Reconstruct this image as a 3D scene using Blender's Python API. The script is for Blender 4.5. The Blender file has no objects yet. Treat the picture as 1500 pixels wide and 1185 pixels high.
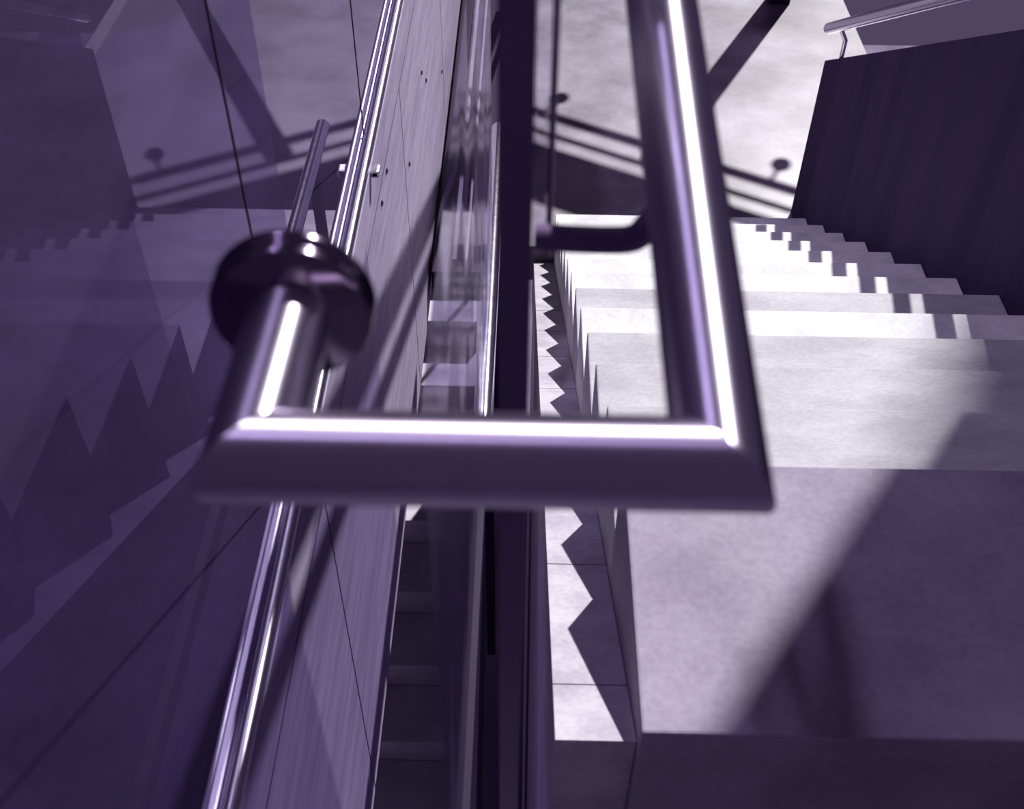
import bpy, bmesh, math, random
from mathutils import Vector, Matrix
random.seed(7)
scene = bpy.context.scene
C = scene.collection
H = 3.388                     # camera height above the lower floor; shapes below are given relative to eye level

# ---------------------------------------------------------------- camera, sky, sun, exposure
cam_d = bpy.data.cameras.new('camera'); cam = bpy.data.objects.new('camera', cam_d); C.objects.link(cam)
cam_d.sensor_fit = 'HORIZONTAL'; cam_d.sensor_width = 46.875; cam_d.lens = 50.0
cam_d.clip_start = 0.02; cam_d.clip_end = 200
PITCH, YAW, ROLL = math.radians(45.0), 0.012, 0.010
cam.matrix_world = (Matrix.Translation((0, 0, H)) @ Matrix.Rotation(YAW, 4, 'Z') @
                    Matrix.Rotation(math.pi/2 - PITCH, 4, 'X') @ Matrix.Rotation(ROLL, 4, 'Z'))
cam_d.dof.use_dof = True; cam_d.dof.focus_distance = 3.0; cam_d.dof.aperture_fstop = 9.5
scene.camera = cam

w = bpy.data.worlds.new('sky'); scene.world = w; w.use_nodes = True
bg = w.node_tree.nodes['Background']
bg.inputs[0].default_value = (0.385, 0.275, 0.56, 1); bg.inputs[1].default_value = 0.21

SUN = Vector((0.078, 0.16, 0.20))           # towards the sun
def sun_lamp(name, to, strength, col, ang):
    d = bpy.data.lights.new(name, 'SUN'); o = bpy.data.objects.new(name, d); C.objects.link(o)
    d.energy = strength; d.color = col; d.angle = math.radians(ang)
    o.rotation_euler = Vector(to).to_track_quat('Z', 'Y').to_euler(); o.location = Vector(to).normalized()*20
    return o
sun_lamp('sun', SUN, 6.5, (1.0, 0.99, 0.95), 0.8)
sun_lamp('facade_glint', (-0.345, 0.12, 1.0), 0.62, (0.74, 0.64, 1.0), 2.5)   # sunlight thrown back by the glass front opposite
vs = scene.view_settings
vs.view_transform = 'Standard'; vs.look = 'None'; vs.gamma = 1.0; vs.use_curve_mapping = False; vs.exposure = 0.0

# ---------------------------------------------------------------- materials
def mat(name):
    m = bpy.data.materials.new(name); m.use_nodes = True
    return m, m.node_tree, m.node_tree.nodes['Principled BSDF']
def concrete(name, c1, c2, scale=6.0, rough=0.75, spots=0.35, bump=0.15, grain=90.0, stretch=(1, 1, 1), spec=0.3):
    m, t, p = mat(name); N = t.nodes; L = t.links
    tc = N.new('ShaderNodeNewGeometry'); mp = N.new('ShaderNodeMapping'); mp.inputs['Scale'].default_value = stretch
    L.new(tc.outputs['Position'], mp.inputs['Vector'])
    n1 = N.new('ShaderNodeTexNoise'); n1.inputs['Scale'].default_value = scale; n1.inputs['Detail'].default_value = 6
    n1.inputs['Roughness'].default_value = 0.6
    n2 = N.new('ShaderNodeTexNoise'); n2.inputs['Scale'].default_value = grain; n2.inputs['Detail'].default_value = 3
    L.new(mp.outputs[0], n1.inputs['Vector']); L.new(mp.outputs[0], n2.inputs['Vector'])
    r = N.new('ShaderNodeValToRGB'); r.color_ramp.elements[0].position = 0.36; r.color_ramp.elements[1].position = 0.64
    r.color_ramp.elements[0].color = (*c1, 1); r.color_ramp.elements[1].color = (*c2, 1)
    L.new(n1.outputs['Fac'], r.inputs['Fac'])
    mx = N.new('ShaderNodeMix'); mx.data_type = 'RGBA'; mx.blend_type = 'MULTIPLY'; mx.inputs['Factor'].default_value = spots
    r2 = N.new('ShaderNodeValToRGB'); r2.color_ramp.elements[0].position = 0.3; r2.color_ramp.elements[1].position = 0.62
    r2.color_ramp.elements[0].color = (0.55, 0.5, 0.6, 1); r2.color_ramp.elements[1].color = (1, 1, 1, 1)
    L.new(n2.outputs['Fac'], r2.inputs['Fac'])
    L.new(r.outputs['Color'], mx.inputs['A']); L.new(r2.outputs['Color'], mx.inputs['B'])
    L.new(mx.outputs['Result'], p.inputs['Base Color'])
    p.inputs['Roughness'].default_value = rough; p.inputs['Specular IOR Level'].default_value = spec
    b = N.new('ShaderNodeBump'); b.inputs['Strength'].default_value = bump; b.inputs['Distance'].default_value = 0.004
    L.new(n2.outputs['Fac'], b.inputs['Height']); L.new(b.outputs['Normal'], p.inputs['Normal'])
    return m
def metal(name, col, rough, aniso=0.0, metallic=1.0, noise=0.04):
    m, t, p = mat(name); N = t.nodes; L = t.links
    p.inputs['Metallic'].default_value = metallic; p.inputs['Base Color'].default_value = (*col, 1)
    g = N.new('ShaderNodeNewGeometry'); n = N.new('ShaderNodeTexNoise'); n.inputs['Scale'].default_value = 60
    L.new(g.outputs['Position'], n.inputs['Vector'])
    mr = N.new('ShaderNodeMapRange'); mr.inputs['To Min'].default_value = rough - noise; mr.inputs['To Max'].default_value = rough + noise
    L.new(n.outputs['Fac'], mr.inputs['Value']); L.new(mr.outputs['Result'], p.inputs['Roughness'])
    return m
def brushed(name, col, rough, axis):
    m = metal(name, col, rough); t = m.node_tree; p = t.nodes['Principled BSDF']
    c = t.nodes.new('ShaderNodeCombineXYZ')
    for i in range(3): c.inputs[i].default_value = axis[i]
    p.inputs['Anisotropic'].default_value = 0.9
    t.links.new(c.outputs[0], p.inputs['Tangent'])
    return m
def glass(name, tint, f0=0.05, k=0.9, ex=5.0, rc=(1, 1, 1), wave=0.0, wscale=6.0, stretch=(1, 1, 1)):
    m, t, p = mat(name); N = t.nodes; L = t.links; N.remove(p)
    tr = N.new('ShaderNodeBsdfTransparent'); tr.inputs[0].default_value = (*tint, 1)
    gl = N.new('ShaderNodeBsdfGlossy'); gl.inputs['Roughness'].default_value = 0.10 if wave > 0 else 0.0; gl.inputs[0].default_value = (*rc, 1)
    lw = N.new('ShaderNodeLayerWeight'); lw.inputs['Blend'].default_value = 0.5
    pw = N.new('ShaderNodeMath'); pw.operation = 'POWER'; pw.inputs[1].default_value = ex
    ma = N.new('ShaderNodeMath'); ma.operation = 'MULTIPLY_ADD'; ma.inputs[1].default_value = k; ma.inputs[2].default_value = f0
    L.new(lw.outputs['Facing'], pw.inputs[0]); L.new(pw.outputs[0], ma.inputs[0])
    mx = N.new('ShaderNodeMixShader'); L.new(ma.outputs[0], mx.inputs[0]); L.new(tr.outputs[0], mx.inputs[1]); L.new(gl.outputs[0], mx.inputs[2])
    if wave > 0:
        g = N.new('ShaderNodeNewGeometry'); mp = N.new('ShaderNodeMapping'); mp.inputs['Scale'].default_value = stretch
        n = N.new('ShaderNodeTexNoise'); n.inputs['Scale'].default_value = wscale; n.inputs['Detail'].default_value = 1
        b = N.new('ShaderNodeBump'); b.inputs['Strength'].default_value = 1.0; b.inputs['Distance'].default_value = wave
        L.new(g.outputs['Position'], mp.inputs[0]); L.new(mp.outputs[0], n.inputs['Vector'])
        L.new(n.outputs['Fac'], b.inputs['Height']); L.new(b.outputs['Normal'], gl.inputs['Normal'])
    L.new(mx.outputs[0], N['Material Output'].inputs[0])
    return m

M = {
 'tread': concrete('pale_concrete', (0.52, 0.51, 0.56), (0.72, 0.71, 0.74), 5.0, 0.7, 0.25, 0.1),
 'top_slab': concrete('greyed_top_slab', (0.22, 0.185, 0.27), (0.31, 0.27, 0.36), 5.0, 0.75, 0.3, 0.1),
 'dim_tread': concrete('dim_tread_concrete', (0.36, 0.345, 0.39), (0.46, 0.45, 0.49), 5.0, 0.7, 0.3, 0.1, 90, (1, 2.5, 1)),  # darker tread tone; soft shade on a step is put into it
 'curb': concrete('stringer_concrete', (0.34, 0.31, 0.38), (0.46, 0.435, 0.49), 9.0, 0.75, 0.3, 0.1),
 'fascia': concrete('board_marked_concrete', (0.34, 0.28, 0.44), (0.46, 0.39, 0.56), 5.0, 0.8, 0.2, 0.2, 60, (6, 0.7, 6)),
 'floor': concrete('polished_floor_concrete', (0.075, 0.056, 0.10), (0.27, 0.235, 0.31), 1.5, 0.38, 0.2, 0.05, 40, (1, 1, 1), 0.9),
 'dark_floor': concrete('dark_stone', (0.014, 0.007, 0.030), (0.026, 0.014, 0.050), 3.0, 0.6, 0.3, 0.05, 60, (1, 1, 1), 0.15),
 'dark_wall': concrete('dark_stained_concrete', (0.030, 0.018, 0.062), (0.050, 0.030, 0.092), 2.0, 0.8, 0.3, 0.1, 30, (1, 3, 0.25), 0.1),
 'lower': concrete('lower_stair_concrete', (0.40, 0.37, 0.46), (0.52, 0.49, 0.57), 5.0, 0.8, 0.2, 0.1),
 'ground': concrete('dark_ground', (0.10, 0.08, 0.14), (0.18, 0.15, 0.23), 2.0, 0.9, 0.3, 0.1),
 'steel': metal('satin_steel', (0.62, 0.57, 0.70), 0.17),
 'steel_x': brushed('brushed_steel_cross', (0.47, 0.40, 0.54), 0.40, (1, 0, 0)),
 'steel_y': brushed('brushed_steel_long', (0.50, 0.44, 0.58), 0.38, (0, 1, 0)),
 'flange': metal('dark_polished_steel', (0.17, 0.13, 0.20), 0.14, noise=0.02),
 'black_steel': metal('black_painted_steel', (0.018, 0.010, 0.034), 0.45, metallic=0.0),
 'post_paint': metal('dark_violet_post_paint', (0.12, 0.072, 0.18), 0.5, metallic=0.0),
 'bright': metal('polished_steel', (0.85, 0.83, 0.90), 0.16),
 'shoe': brushed('shoe_steel', (0.85, 0.84, 0.88), 0.45, (0, 1, 0)),
 'bolt': metal('bolt_steel', (0.10, 0.07, 0.15), 0.4),
 'glass': glass('guard_glass', (0.90, 0.88, 0.95), 0.008, 0.68, 6.5, (0.85, 0.78, 1.0)),
 'wavy_glass': glass('wavy_glass', (0.80, 0.76, 0.88), 0.03, 0.32, 5.0, (0.9, 0.85, 1.0), 0.010, 2.0, (1, 1.6, 1)),
 'smoked_glass': glass('smoked_wavy_glass', (0.62, 0.57, 0.72), 0.03, 0.34, 5.0, (0.9, 0.85, 1.0), 0.010, 2.0, (1, 1.6, 1)),
 'clear': glass('infill_glass', (0.93, 0.91, 0.97), 0.02, 0.25, 5.0),
 'opal': concrete('opal_globe', (0.7, 0.7, 0.75), (0.8, 0.8, 0.85), 5, 0.3, 0.0, 0.0),
}

for n_ in ('black_steel', 'post_paint'): M[n_].node_tree.nodes['Principled BSDF'].inputs['Specular IOR Level'].default_value = 0.12

# ---------------------------------------------------------------- helpers
def add_box(bm, x0, x1, y0, y1, z0, z1, bev=0.0):
    r = bmesh.ops.create_cube(bm, size=1.0)
    for v in r['verts']:
        v.co = Vector(((x0+x1)/2 + v.co.x*(x1-x0), (y0+y1)/2 + v.co.y*(y1-y0), (z0+z1)/2 + v.co.z*(z1-z0)))
    if bev > 0:
        es = list({e for v in r['verts'] for e in v.link_edges})
        bmesh.ops.bevel(bm, geom=es, offset=bev, segments=2, affect='EDGES', profile=0.5)
def prism_x(bm, pts, x0, x1):
    """solid from a (y, z) outline pushed along x"""
    a = [bm.verts.new((x0, y, z)) for y, z in pts]; b = [bm.verts.new((x1, y, z)) for y, z in pts]
    bm.faces.new(a); bm.faces.new(b[::-1])
    n = len(pts)
    for i in range(n):
        bm.faces.new((a[i], b[i], b[(i+1) % n], a[(i+1) % n]))
    bmesh.ops.recalc_face_normals(bm, faces=bm.faces)
def frame(d):
    d = d.normalized(); u = d.orthogonal().normalized(); return u, d.cross(u)
def add_tube(bm, pts, r, seg=32, caps=True, start_n=None, end_n=None):
    """sweep with mitred joints along a polyline; start_n/end_n are plane normals for mitred ends"""
    pts = [Vector(p) for p in pts]; rings = []
    n = len(pts); d0 = (pts[1]-pts[0]).normalized(); u, v = frame(d0)
    ring = [pts[0] + r*(math.cos(a)*u + math.sin(a)*v) for a in [2*math.pi*k/seg for k in range(seg)]]
    def cut(rg, d, p, nn): return [q + d*((p-q).dot(nn)/d.dot(nn)) for q in rg]
    rg = cut(ring, d0, pts[0], (start_n or d0)); rings.append(rg)
    for i in range(1, n):
        d = (pts[i]-pts[i-1]).normalized()
        if i < n-1: nn = (d + (pts[i+1]-pts[i]).normalized()).normalized()
        else: nn = end_n or d
        rg = cut(rg, d, pts[i], nn); rings.append(rg)
    vr = [[bm.verts.new(q) for q in rg] for rg in rings]
    for a, b in zip(vr, vr[1:]):
        for k in range(seg): bm.faces.new((a[k], a[(k+1) % seg], b[(k+1) % seg], b[k]))
    if caps: bm.faces.new(vr[0][::-1]); bm.faces.new(vr[-1])
def add_lathe(bm, prof, origin, axis, seg=48):
    """prof: (distance along axis, radius)"""
    o = Vector(origin); ax = Vector(axis).normalized(); u, v = frame(ax); rings = []
    for t, r in prof:
        rings.append([bm.verts.new(o + ax*t + r*(math.cos(2*math.pi*k/seg)*u + math.sin(2*math.pi*k/seg)*v)) for k in range(seg)])
    for a, b in zip(rings, rings[1:]):
        for k in range(seg): bm.faces.new((a[k], a[(k+1) % seg], b[(k+1) % seg], b[k]))
    bm.faces.new(rings[0][::-1]); bm.faces.new(rings[-1])
    bmesh.ops.recalc_face_normals(bm, faces=bm.faces)
def add_ball(bm, c, r, u=20, v=12):
    bmesh.ops.create_uvsphere(bm, u_segments=u, v_segments=v, radius=r, matrix=Matrix.Translation(c))
def obj(name, bm, m, parent=None, smooth=False, angle=40):
    """one mesh object, its origin at the middle of its foot; coordinates are relative to eye level"""
    bm.normal_update()
    for v in bm.verts: v.co.z += H
    xs = [v.co.x for v in bm.verts]; ys = [v.co.y for v in bm.verts]; zs = [v.co.z for v in bm.verts]
    org = Vector(((min(xs)+max(xs))/2, (min(ys)+max(ys))/2, min(zs)))
    for v in bm.verts: v.co -= org
    me = bpy.data.meshes.new(name); bm.to_mesh(me); bm.free()
    me.materials.append(M[m])
    if smooth:
        for p in me.polygons: p.use_smooth = True
        me.set_sharp_from_angle(angle=math.radians(angle))
    o = bpy.data.objects.new(name, me); C.objects.link(o)
    if parent is not None:
        o.parent = parent; o.location = org - WL[parent.name]
    else: o.location = org
    WL[o.name] = org
    return o
WL = {}
def thing(name, label, cat, loc, group=None):
    o = bpy.data.objects.new(name, None); C.objects.link(o); o.empty_display_size = 0.1
    o.location = (loc[0], loc[1], loc[2] + H); WL[o.name] = Vector(o.location)
    return tag(o, label, cat, group)
def tag(o, label, cat=None, group=None, kind=None):
    o['label'] = label
    if cat: o['category'] = cat
    if group: o['group'] = group
    if kind: o['kind'] = kind
    return o
def struct(name, bm, m, label, smooth=False):
    o = obj(name, bm, m, None, smooth); o['kind'] = 'structure'; o['label'] = label; return o
def BM(): return bmesh.new()
def piece(name, m, parent, *box, bev=0.0):
    bm = BM(); add_box(bm, *box, bev=bev); return obj(name, bm, m, parent)
def tube(name, m, parent, pts, r, seg=24, **k):
    bm = BM(); add_tube(bm, pts, r, seg, **k); return obj(name, bm, m, parent, True)

# ---------------------------------------------------------------- stair geometry
GO, RISE = 0.29, 0.166
Y0, Z0 = 1.11, -1.23                      # front edge of the top step
NST = 13
ZF = -H                                   # lower floor
XL, XR = 0.155, 1.42                      # stair ends
def nose(y): return Z0 - (RISE/GO)*(y - Y0)
YE = Y0 + NST*GO                          # foot of the flight

# ---------------------------------------------------------------- structure
bm = BM(); add_box(bm, -0.20, 2.2, YE-0.34, 9.0, ZF-0.22, ZF)
struct('floor', bm, 'floor', 'mottled grey concrete floor at the foot of the stairs')
bm = BM(); add_box(bm, -6, 8, -4, 14, ZF-3.7, ZF-3.6)
struct('ground', bm, 'ground', 'dark ground far below the stairwell')
# parapet on the right of the flight, its top following the steps
bm = BM(); yw = 4.88; PH = 0.87
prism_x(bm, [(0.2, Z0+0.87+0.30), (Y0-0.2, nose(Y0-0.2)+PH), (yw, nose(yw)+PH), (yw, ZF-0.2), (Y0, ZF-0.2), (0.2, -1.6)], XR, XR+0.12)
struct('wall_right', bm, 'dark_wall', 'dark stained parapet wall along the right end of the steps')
# tall far building whose corner shades the right of the landing
bm = BM()
TA = Vector((0.60, 1.116, Z0)) + SUN*70; LE = Vector((0.0, 0.0, 1.0))     # a point of its edge, and the lean of the edge
lo, hi = TA + LE*(ZF-3.6-TA.z), TA + LE*(17.0-TA.z)
tw = [lo, lo + Vector((4.2, -1.2, 0)), hi + Vector((4.2, -1.2, 0)), hi]
tv = [bm.verts.new(p) for p in tw] + [bm.verts.new(p + Vector((0.32, 0.5, 0))) for p in tw]
for f in ((0, 1, 2, 3), (4, 5, 6, 7), (0, 1, 5, 4), (1, 2, 6, 5), (2, 3, 7, 6), (3, 0, 4, 7)): bm.faces.new([tv[q] for q in f])
bmesh.ops.recalc_face_normals(bm, faces=bm.faces)
struct('wall_far', bm, 'fascia', 'tall concrete tower wall standing beyond the stairs')
# unseen slab added overhead, outlined to shade the landing but spare the handrail
bm = BM(); zc = 2.2
pp = [(1.36, 3.10), (2.19, 4.30), (3.6, 4.30), (3.6, 3.10)]
cv = [bm.verts.new((x, y, zc)) for x, y in pp] + [bm.verts.new((x+0.02, y+0.03, zc+0.06)) for x, y in pp]
for f in ((0, 1, 2, 3), (4, 5, 6, 7), (0, 1, 5, 4), (1, 2, 6, 5), (2, 3, 7, 6), (3, 0, 4, 7)): bm.faces.new([cv[q] for q in f])
bmesh.ops.recalc_face_normals(bm, faces=bm.faces)
struct('shade_slab', bm, 'fascia', 'added overhead slab, out of view, shading the landing')
# upper landing behind the glass, its deep edge facing the well
bm = BM(); add_box(bm, -2.6, -0.36, -2.0, 8.0, -1.50, -1.225)
struct('floor_gallery', bm, 'dark_floor', 'dark stone gallery floor behind the glass guard')
bm = BM(); add_box(bm, -0.36, -0.312, -2.0, 8.0, -2.35, -1.22, bev=0.003)
tr = struct('trim_1', bm, 'fascia', 'deep concrete edge beam of the gallery along the stairwell')
for yy in (1.12, 2.42, 3.72):              # formwork joints of the edge beam, thin recessed strips
    piece('joint_strip', 'bolt', tr, -0.3135, -0.3114, yy, yy+0.004, -2.348, -1.335)
piece('drip_groove', 'bolt', tr, -0.3135, -0.3114, -2.0, 8.0, -1.337, -1.332)
for (yy, zz) in ((2.95, -1.58), (3.07, -1.67), (3.65, -1.95), (2.09, -1.36), (2.51, -1.61), (1.98, -1.37)):
    bm = BM(); add_lathe(bm, [(0, 0.007), (0.003, 0.007), (0.005, 0.004)], (-0.3125, yy, zz), (1, 0, 0), 12)
    obj('bolt', bm, 'bolt', tr, True)
# wall carrying the flight, below the sloping ledge
bm = BM(); ya_, yb_ = 0.70, YE-0.36
prism_x(bm, [(ya_, nose(ya_)-0.66), (yb_, nose(yb_)-0.66), (yb_, ZF-3.58), (ya_, ZF-3.58)], 0.0515, 0.15)
sw = struct('wall_spandrel', bm, 'fascia', 'concrete wall under the stair ledge facing the narrow well')
# wall behind the gallery
bm = BM(); add_box(bm, -2.7, -2.6, -2.0, 8.0, -1.5, 1.6)
struct('wall_left', bm, 'dark_wall', 'dark stained wall at the back of the gallery')
# landing on which one stands
bm = BM(); add_box(bm, -0.10, XR, -1.6, 0.652, -1.80, -1.59)
struct('floor_landing', bm, 'lower', 'shaded concrete landing at the head of the stairs')

# ---------------------------------------------------------------- flight of steps
st = thing('staircase', 'pale concrete staircase descending beside the right parapet in patches of sun', 'staircase', ((XL+XR)/2, (Y0+YE)/2, ZF))
for k in range(NST):
    ya = 0.665 if k == 0 else Y0 + (k-1)*GO
    yb = Y0 + k*GO
    z = Z0 - k*RISE
    piece('step', 'top_slab' if k == 0 else 'dim_tread' if k in (1, 2, 3, 5) else 'tread', st, XL, XR-0.002, ya + (0.0 if k == 0 else 0.0008), yb, z - 0.36 if k < NST-1 else ZF-0.1, z, bev=0.004)
# stringer ledge
sb = BM(); h = 0.296
ys_, ye_ = 0.68, YE+0.10
prism_x(sb, [(ys_, nose(ys_)-h), (ye_, nose(ye_)-h), (ye_, nose(ye_)-h-0.36), (ys_, nose(ys_)-h-0.36)], 0.051, XL-0.001)
sg = tag(obj('stair_stringer', sb, 'curb'), 'narrow sloping concrete ledge with zigzag shadow beside the left ends of the steps', 'stringer')
for k in range(8):
    yy = 0.80 + k*0.36; t = 0.0014
    jb = BM(); prism_x(jb, [(yy, nose(yy)-h-0.003), (yy+t, nose(yy+t)-h-0.003), (yy+t, nose(yy+t)-h+0.0008), (yy, nose(yy)-h+0.0008)], 0.050, XL-0.001)
    obj('joint', jb, 'bolt', sg)

# ---------------------------------------------------------------- lower flight under the gallery, running down towards the viewer
lf = thing('staircase', 'lower concrete staircase glimpsed deep in the narrow well under the gallery', 'staircase', (-0.9, 3.2, ZF-1.9))
piece('half_landing', 'lower', lf, -1.7, -0.205, 4.42, 8.0, ZF-0.22, ZF, bev=0.004)
for k in range(1, 11):
    yb = 4.42 - (k-1)*GO; z = ZF - k*RISE
    piece('step', 'lower', lf, -1.7, -0.21, yb-GO+0.0008, yb, z-0.34, z, bev=0.004)

gp = BM()  # solid panel added to keep the sun off the lower steps
def low(y): return ZF - RISE - (4.42 - y)*RISE/GO
prism_x(gp, [(1.5, low(1.5)-0.4), (3.9, low(3.9)-0.4), (3.9, low(3.9)+0.80), (1.5, low(1.5)+0.80)], -0.205, -0.150)
tag(obj('shade_panel', gp, 'lower'), 'added sloping panel shading the lower flight, deep in the well', 'shade panel')

# ---------------------------------------------------------------- the handrail in the foreground
R = 0.0212
YR, ZR = 0.322, -0.357
P0 = Vector((-0.1185, YR, ZR)); P1 = Vector((0.0880, YR, ZR))
PD = Vector((-0.1165, 0.416, ZR)); P2 = Vector((0.0805, 0.591, -0.300)); P3 = P1 + (P2-P1)*2.6
hr = thing('handrail', 'thick satin steel handrail bent in a square hook with round end flange', 'handrail', (0, YR, ZR-R))
dA = (P1-P0).normalized(); dB = (PD-P0).normalized(); dC = (P3-P1).normalized()
m0 = (dA - dB).normalized(); m1 = (dA + dC).normalized()
tube('cross_tube', 'steel_x', hr, [P0, P1], R, 64, start_n=m0, end_n=m1, caps=False)
tube('flange_tube', 'steel_y', hr, [P0, PD], R, 64, start_n=(dB-dA).normalized()*1.0, end_n=dB, caps=False)
tube('rail_tube', 'steel_y', hr, [P1, P3], R, 64, start_n=m1, end_n=dC)
fb = BM()
add_lathe(fb, [(0.0, 0.0384), (0.0016, 0.0405), (0.0042, 0.0414), (0.0066, 0.0405), (0.0080, 0.0384), (0.0118, 0.0384),
               (0.0132, 0.0405), (0.0160, 0.0416), (0.0188, 0.0407), (0.0204, 0.0384)], PD - Vector((0, 0.001, 0)), (0, 1, 0), 72)
fl = obj('flange', fb, 'flange', hr, True, 60); fl['label'] = 'dark round double-rimmed end flange'
# arm from the post to the underside of the rail
ar = BM()
arm = [(0.0062, 0.548, -0.402), (0.045, 0.546, -0.402), (0.066, 0.543, -0.398), (0.074, 0.538, -0.384), (0.0805, 0.532, -0.362), (0.0825, 0.528, -0.325)]
def smooth_path(p, n=4):
    p = [Vector(q) for q in p]; out = []
    for i in range(len(p)-1):
        a, b, c, d = p[max(i-1, 0)], p[i], p[i+1], p[min(i+2, len(p)-1)]
        for j in range(n):
            t = j/n
            out.append(0.5*((2*b) + (c-a)*t + (2*a-5*b+4*c-d)*t*t + (3*b-a-3*c+d)*t**3))
    return out + [p[-1]]
add_tube(ar, smooth_path(arm), 0.0085, 24)
am = obj('bracket_arm', ar, 'post_paint', hr, True); am['label'] = 'black curved bracket arm'

# ---------------------------------------------------------------- black post
po = thing('balustrade_post', 'slim black flat steel post crossing the middle behind the handrail', 'post', (-0.003, 0.56, -1.59))
piece('flat_bar', 'post_paint', po, -0.0160, 0.0045, 0.535, 0.585, -1.588, -0.20, bev=0.0015)
bp = BM(); add_box(bp, -0.06, 0.05, 0.51, 0.61, -1.5895, -1.578); obj('fixing_plate', bp, 'black_steel', po)
# thick glass infill fixed to the post, seen along its edge
ip = piece('infill_pane', 'clear', po, 0.0064, 0.0140, 0.590, 1.50, -0.445, -0.14)
piece('edge_strip', 'post_paint', po, 0.0142, 0.0166, 0.588, 0.600, -0.445, -0.14)
piece('edge_glint', 'opal', po, 0.0167, 0.0180, 0.584, 0.600, -0.445, -0.14)  # pale strip painting the sunlit gleam along the glass edge

# ---------------------------------------------------------------- glass guard on the gallery edge
gg = thing('glass_balustrade', 'clear glass guard in a bright steel shoe along the gallery edge, mirroring the stairs', 'glass guard', (-0.335, 1.5, -1.22))
joints = [-0.69, 0.20, 1.09, 1.98, 2.87, 3.76, 4.65]
for a, b in zip(joints, joints[1:]):
    piece('glass_pane', 'glass', gg, -0.3350, -0.3349, a+0.002, b-0.002, -1.215, -0.12)
    piece('edge_seal', 'black_steel', gg, -0.3362, -0.3338, b-0.0012, b+0.0012, -1.20, -0.12)
tube('shoe_rail', 'shoe', gg, [(-0.3215, -0.7, -1.2085), (-0.3215, 4.65, -1.2085)], 0.0105, 20)
piece('shoe_rail', 'shoe', gg, -0.3500, -0.3375, -0.7, 4.65, -1.2195, -1.205, bev=0.003)
for yy in (1.88, 3.10):
    piece('clamp', 'shoe', gg, -0.3115, -0.292, yy-0.014, yy+0.014, -1.2330, -1.215, bev=0.005)

# ---------------------------------------------------------------- low guard in the well: pipe with a wavy pane on it
wg = thing('well_guard', 'steel pipe with a wavy glass pane standing in the narrow stairwell', 'glass guard', (-0.080, 1.9, -3.0))
tube('base_pipe', 'bright', wg, [(-0.080, 1.55, -1.67), (-0.080, 2.80, -1.67)], 0.020, 32)
piece('glass_pane', 'smoked_glass', wg, -0.0801, -0.0800, 0.60, 1.3498, -1.65, -0.62)
piece('glass_pane', 'wavy_glass', wg, -0.0801, -0.0800, 1.3502, 2.22, -1.65, -0.72)
piece('base_bar', 'black_steel', wg, -0.0925, -0.0675, 0.56, 1.54, -1.685, -1.645, bev=0.003)
for yy in (1.9, 2.6):
    piece('pipe_post', 'black_steel', wg, -0.0925, -0.0675, yy-0.02, yy+0.02, -3.0, -1.66)

# ---------------------------------------------------------------- dark steel beams running along the bottom of the well
for (x0, x1, lab) in ((-0.185, -0.075, 'wide dark steel beam low in the stairwell beside the black post'),
                      (-0.222, -0.203, 'thin dark steel bar low in the stairwell between two beams'),
                      (-0.300, -0.248, 'dark steel beam low in the stairwell against the concrete edge')):
    b_ = BM(); add_box(b_, x0, x1, 2.8, 8.0, -2.32, -2.20, bev=0.004)
    tag(obj('steel_beam', b_, 'black_steel'), lab, 'beam', 'beams along the well')

# ---------------------------------------------------------------- sloping rails of the flight (behind the post)
sr = thing('stair_rail', 'sloping steel stair rail running down behind the black post', 'handrail', (-0.020, 2.6, ZF))
def sl(y, off): return (-0.020, y, -0.63 - 0.45*(y-1.97) + off)
tube('top_rail', 'steel', sr, [sl(0.62, 0), sl(YE, 0)], 0.021, 24)
tube('middle_rail', 'steel', sr, [sl(0.62, -0.17), sl(YE, -0.17)], 0.012, 16)
piece('rail_post', 'black_steel', sr, -0.026, -0.014, YE-0.06, YE-0.02, ZF, sl(YE-0.04, 0)[2])
piece('rail_hanger', 'black_steel', sr, -0.026, -0.014, 0.625, 0.655, sl(0.64, -0.19)[2], sl(0.64, 0)[2])

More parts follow.
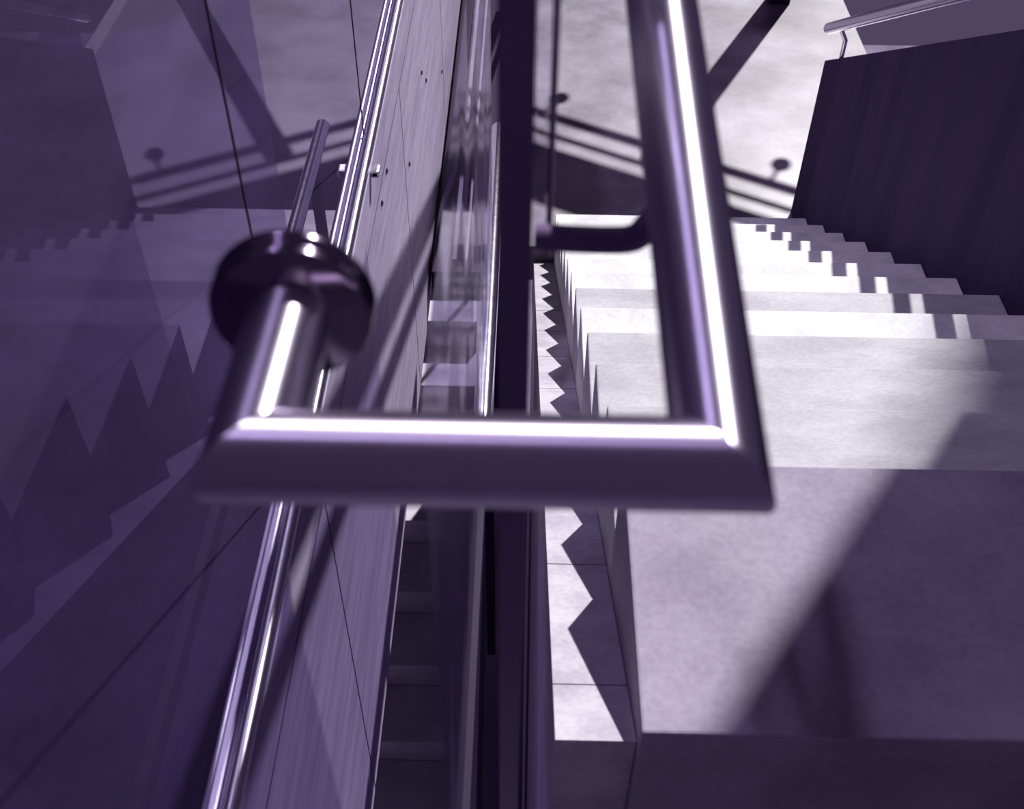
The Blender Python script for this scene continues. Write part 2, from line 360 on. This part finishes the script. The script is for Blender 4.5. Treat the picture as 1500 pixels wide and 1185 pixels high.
# ---------------------------------------------------------------- rail on top of the parapet
pr = thing('parapet_rail', 'round steel rail carried above the dark parapet, striping each step with shadow', 'handrail', (XR+0.06, 3.0, nose(3.0)+0.95))
def pl(y, off): return (XR-0.02, y, nose(y)+off)
tube('rail_tube', 'steel', pr, [pl(0.5, PH+0.16), pl(4.86, PH+0.16)], 0.026, 24)
for yy in (1.0, 2.9, 4.7):
    tube('stanchion', 'steel', pr, [(XR+0.02, yy, nose(yy)+PH-0.005), (XR+0.02, yy, nose(yy)+PH+0.09), (XR-0.015, yy, nose(yy)+PH+0.15)], 0.010, 12)

# ---------------------------------------------------------------- canopy beyond the stairs, casting the floor shadows
LIFT = 13.0*SUN
E = Vector((0.872, -0.489, 0)); Nn = Vector((-0.489, -0.872, 0))
B0 = Vector((0.22, 5.78, ZF))
cn = thing('canopy', 'steel canopy over the lower floor with round purlins and globe lamps', 'canopy', (1.9, 7.5, ZF))
def cp(s, q, dz=0.0):
    v = B0 + E*s + Nn*q + LIFT; return Vector((v.x, v.y, v.z+dz))
tube('purlin', 'black_steel', cn, [cp(-2.5, 0.0), cp(2.2, 0.0)], 0.036, 16)
tube('purlin', 'black_steel', cn, [cp(-2.5, 0.185), cp(2.2, 0.185)], 0.022, 16)
db = BM()
a, b, c, d = cp(-2.5, 0.30), cp(2.2, 0.30), cp(2.2, 0.80), cp(-2.5, 0.80)
vs_ = [db.verts.new(p) for p in (a, b, c, d)] + [db.verts.new(p + Vector((0, 0, 0.03))) for p in (a, b, c, d)]
for f in ((0, 1, 2, 3), (4, 5, 6, 7), (0, 1, 5, 4), (1, 2, 6, 5), (2, 3, 7, 6), (3, 0, 4, 7)): db.faces.new([vs_[i] for i in f])
bmesh.ops.recalc_face_normals(db, faces=db.faces); obj('roof_sheet', db, 'black_steel', cn)
for s in (-0.13, 1.29):
    tube('stem', 'black_steel', cn, [cp(s, 0, 0.0), cp(s, 0, -0.20)], 0.012, 10)
    gb = BM(); add_ball(gb, cp(s, 0, -0.24), 0.056); obj('globe', gb, 'opal', cn, True)
for (cx, cy) in ((1.74, 7.42),):
    piece('column', 'black_steel', cn, cx-0.075, cx+0.075, cy-0.05, cy+0.05, ZF, cp(0, 0).z, bev=0.005)
